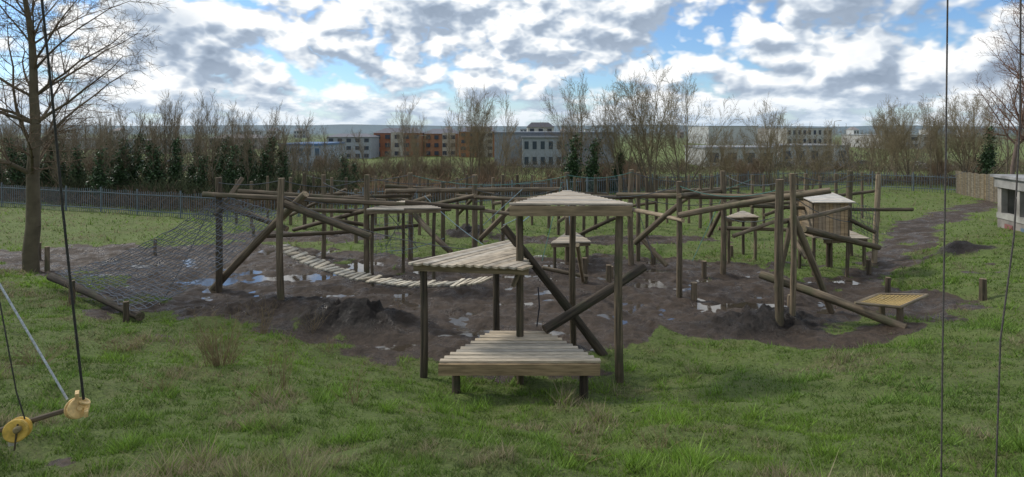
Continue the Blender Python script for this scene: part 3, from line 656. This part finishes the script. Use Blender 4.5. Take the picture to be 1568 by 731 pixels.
bld('warehouse',757,940,205,175,(.22,.24,.27),(.16,.18,.21),depth=40,storeys=1,win=False)
bld('office_building',800,862,212,168,(.25,.27,.29),(.19,.2,.21),depth=5,storeys=2,wcolr=(.04,.055,.07),gl=2)
bld('dark_roofed_house',808,848,195,260,(.45,.44,.42),(.06,.06,.07),pitch=2.2,storeys=4)
bld('glass_pavilion',428,492,223,150,(.30,.34,.40),(.10,.17,.30),depth=20,storeys=2,wcolr=(.07,.11,.16),gl=2)
bld('retail_shed',1085,1160,194,420,(.45,.46,.46),(.33,.35,.38),depth=50,storeys=2,win=False)
bld('retail_shed',1205,1275,197,400,(.42,.42,.40),(.38,.38,.4),depth=50,storeys=2)
bld('low_industrial_unit',1080,1190,228,170,(.36,.36,.35),(.26,.27,.29),depth=20,storeys=1,gl=5)
bld('low_industrial_unit',1195,1300,225,180,(.33,.34,.35),(.2,.21,.22),depth=20,storeys=1,gl=4)
bld('retail_shed',1350,1430,208,330,(.37,.36,.35),(.28,.29,.31),depth=40,storeys=2,gl=6)
bld('retail_shed',170,260,216,260,(.30,.31,.32),(.24,.25,.27),depth=30,storeys=2)
bld('retail_shed',20,100,214,300,(.34,.34,.34),(.28,.28,.29),depth=30,storeys=2)
bld('terraced_houses',320,395,212,320,(.30,.25,.23),(.17,.16,.16),storeys=2,pitch=2)
rr=random.Random(12)
for i in range(26):
    u=rr.uniform(60,1500);y=rr.uniform(500,800);w=rr.uniform(5,16);bld('distant_house',u,u+w,rr.uniform(198,203),y,rr.choice([(.42,.43,.44),(.34,.29,.27),(.5,.51,.52),(.33,.35,.38)]),rr.choice([(.2,.21,.23),(.25,.23,.23)]),storeys=2,pitch=rr.choice([0,3]))
def carmesh(col):
    bb=B();n=[(-2.1,.35),(-2.15,.75),(-1.9,.95),(-1.2,1.02),(-.6,1.42),(.9,1.45),(1.55,1.0),(2.0,.92),(2.15,.7),(2.1,.35)]
    for s in(-1,1): bb.poly([(x,s*.85,z) for x,z in (n if s<0 else n[::-1])],col)
    for i in range(len(n)):
        a,c_=n[i],n[(i+1)%len(n)];gl=i in(3,5);bb.poly([(a[0],-.85,a[1]),(a[0],.85,a[1]),(c_[0],.85,c_[1]),(c_[0],-.85,c_[1])],(.03,.035,.04) if gl else col)
    for s in(-1,1): bb.poly([(x,s*.86,z) for x,z in[(-1.0,1.03),(-.55,1.35),(.85,1.37),(1.35,1.03)]],(.03,.035,.04))
    for x in(-1.35,1.35):
        for s in(-1,1):
            bb.poly([(x+.33*math.cos(a),s*.87,.33+.33*math.sin(a)) for a in np.linspace(0,5.8,14)],(.015,.015,.015))
    return bb.mesh('parked_car_mesh',M_GEN)
CM=[carmesh(c_) for c_ in[(.5,.5,.5),(.05,.06,.08),(.12,.13,.15),(.08,.12,.2),(.25,.26,.28)]]
for i in range(30):
    y=random.uniform(150,200);u=random.choice([random.uniform(1190,1480),random.uniform(150,470),random.uniform(1190,1480)]);x=(u-784)/F*y
    o=obj('parked_car',random.choice(CM),None,(x,y,Hs(x,y)+.05));o.rotation_euler=(0,0,random.choice([0,1.57,3.1]))
for u,y,h in[(480,130,8),(1278,150,13),(640,120,8),(1450,160,9),(905,150,9)]:
    x=(u-784)/F*y;z=Hs(x,y);e=empty('street_lamp');v,f=tubes([(x,y,z),(x,y,z+h)],[(x,y,z+h),(x+1.2,y,z+h+.2)],[.09,.06],[.06,.05],6);obj('column',npmesh('column',v,f,np.array([.3,.31,.32]),M_GEN),e)
    bb=B();bb.box((x+1.4,y,z+h+.18),(.6,.25,.12),(.3,.3,.3));bb.make('lamp_head',M_GEN,e)

# ---------------------------------------------------------------- sky + sun
SE=math.radians(42);AZ=math.radians(-62)
w=bpy.data.worlds.new('World');S.world=w;w.use_nodes=True;nt=w.node_tree;bg=nt.nodes['Background']
sky=N(nt,'ShaderNodeTexSky');sky.sky_type='NISHITA';sky.sun_disc=False;sky.sun_elevation=SE;sky.sun_rotation=AZ;sky.air_density=1.;sky.dust_density=.4;sky.ozone_density=2.5
tc=N(nt,'ShaderNodeTexCoord');G=tc.outputs['Generated']
def vm(op,a,b_):
    n=N(nt,'ShaderNodeVectorMath',operation=op)
    for i,v in enumerate((a,b_)):
        if hasattr(v,'links'): nt.links.new(v,n.inputs[i])
        else: n.inputs[i].default_value=v
    return n.outputs[0]
def mt(op,a,b_=0.,c_=None,clamp=False):
    n=N(nt,'ShaderNodeMath',operation=op);n.use_clamp=clamp
    for i,v in enumerate((a,b_,c_)):
        if v is None: continue
        if hasattr(v,'links'): nt.links.new(v,n.inputs[i])
        else: n.inputs[i].default_value=v
    return n.outputs[0]
sx=N(nt,'ShaderNodeSeparateXYZ');nt.links.new(G,sx.inputs[0]);z=sx.outputs[2]
q=vm('MULTIPLY',G,(1,1,1.6))
def dens(off):
    p=vm('ADD',q,off)
    a=noise(nt,p,4.4,5,.5)
    v1=mt('ABSOLUTE',mt('SUBTRACT',noise(nt,p,10,1,.5),.5))
    v2=mt('ABSOLUTE',mt('SUBTRACT',noise(nt,p,26,2,.6),.5))
    a=mt('MULTIPLY_ADD',v1,.85,mt('ADD',a,-.06));a=mt('MULTIPLY_ADD',v2,.36,mt('ADD',a,-.03))
    b_=noise(nt,vm('MULTIPLY',p,(1,1,1.7)),12,5,.55)
    k=N(nt,'ShaderNodeMapRange');k.interpolation_type='SMOOTHSTEP';k.inputs['From Min'].default_value=.015;k.inputs['From Max'].default_value=.085;nt.links.new(z,k.inputs[0])
    n=N(nt,'ShaderNodeMix');n.data_type='FLOAT';nt.links.new(k.outputs[0],n.inputs[0]);nt.links.new(b_,n.inputs[2]);nt.links.new(a,n.inputs[3]);return n.outputs[0]
OFF=(5.3,2.2,1.4)
d0=dens(OFF);d1=dens((OFF[0]-.016,OFF[1],OFF[2]+.032))
mask=ramp(nt,d0,[(.365,0.),(.455,1.)])
sh=mt('MULTIPLY_ADD',mt('SUBTRACT',d0,d1),4.8,.50,True)
thin=mt('SUBTRACT',1.,mt('MULTIPLY',mt('SUBTRACT',d0,.46),3.,clamp=True),clamp=True)
big=ramp(nt,noise(nt,vm('ADD',q,(9,2,3)),3.6,2,.5),[(.38,.66),(.56,1.)])
lit=mt('MULTIPLY',mt('MULTIPLY_ADD',thin,.38,mt('MULTIPLY',sh,.92)),big,clamp=True)
cc=N(nt,'ShaderNodeValToRGB');el=cc.color_ramp.elements;el[0].position=.10;el[0].color=(.24,.30,.39,1);el[1].position=.92;el[1].color=(.93,.94,.94,1)
x_=el.new(.45);x_.color=(.38,.455,.56,1);x2=el.new(.68);x2.color=(.62,.68,.75,1);nt.links.new(lit,cc.inputs[0])
skyc=mixc(nt,1.,sky.outputs[0],(.085,.105,.128),'MULTIPLY')
final=mixc(nt,mask,skyc,cc.outputs[0])
hz=ramp(nt,z,[(0.,.7),(.06,0.)])
final=mixc(nt,hz,final,(.55,.66,.77))
nt.links.new(final,bg.inputs[0]);bg.inputs[1].default_value=1.15
w.cycles.sampling_method='MANUAL';w.cycles.sample_map_resolution=512
sl=bpy.data.lights.new('sun','SUN');sl.energy=2.7;sl.angle=math.radians(9.);sl.color=(1,.95,.87)
so=bpy.data.objects.new('sun',sl);S.collection.objects.link(so)
dr=Vector((math.sin(AZ)*math.cos(SE),math.cos(AZ)*math.cos(SE),math.sin(SE)));so.rotation_euler=dr.to_track_quat('Z','Y').to_euler()
# ---------------------------------------------------------------- camera
cd=bpy.data.cameras.new('camera');cd.sensor_width=36;cd.lens=F/1568*36;cd.shift_y=-(365.5-HV)/1568;cd.clip_end=20000;cd.clip_start=.1
co=bpy.data.objects.new('camera',cd);S.collection.objects.link(co);co.location=(0,0,EYE);co.rotation_euler=(math.radians(90),0,0);S.camera=co
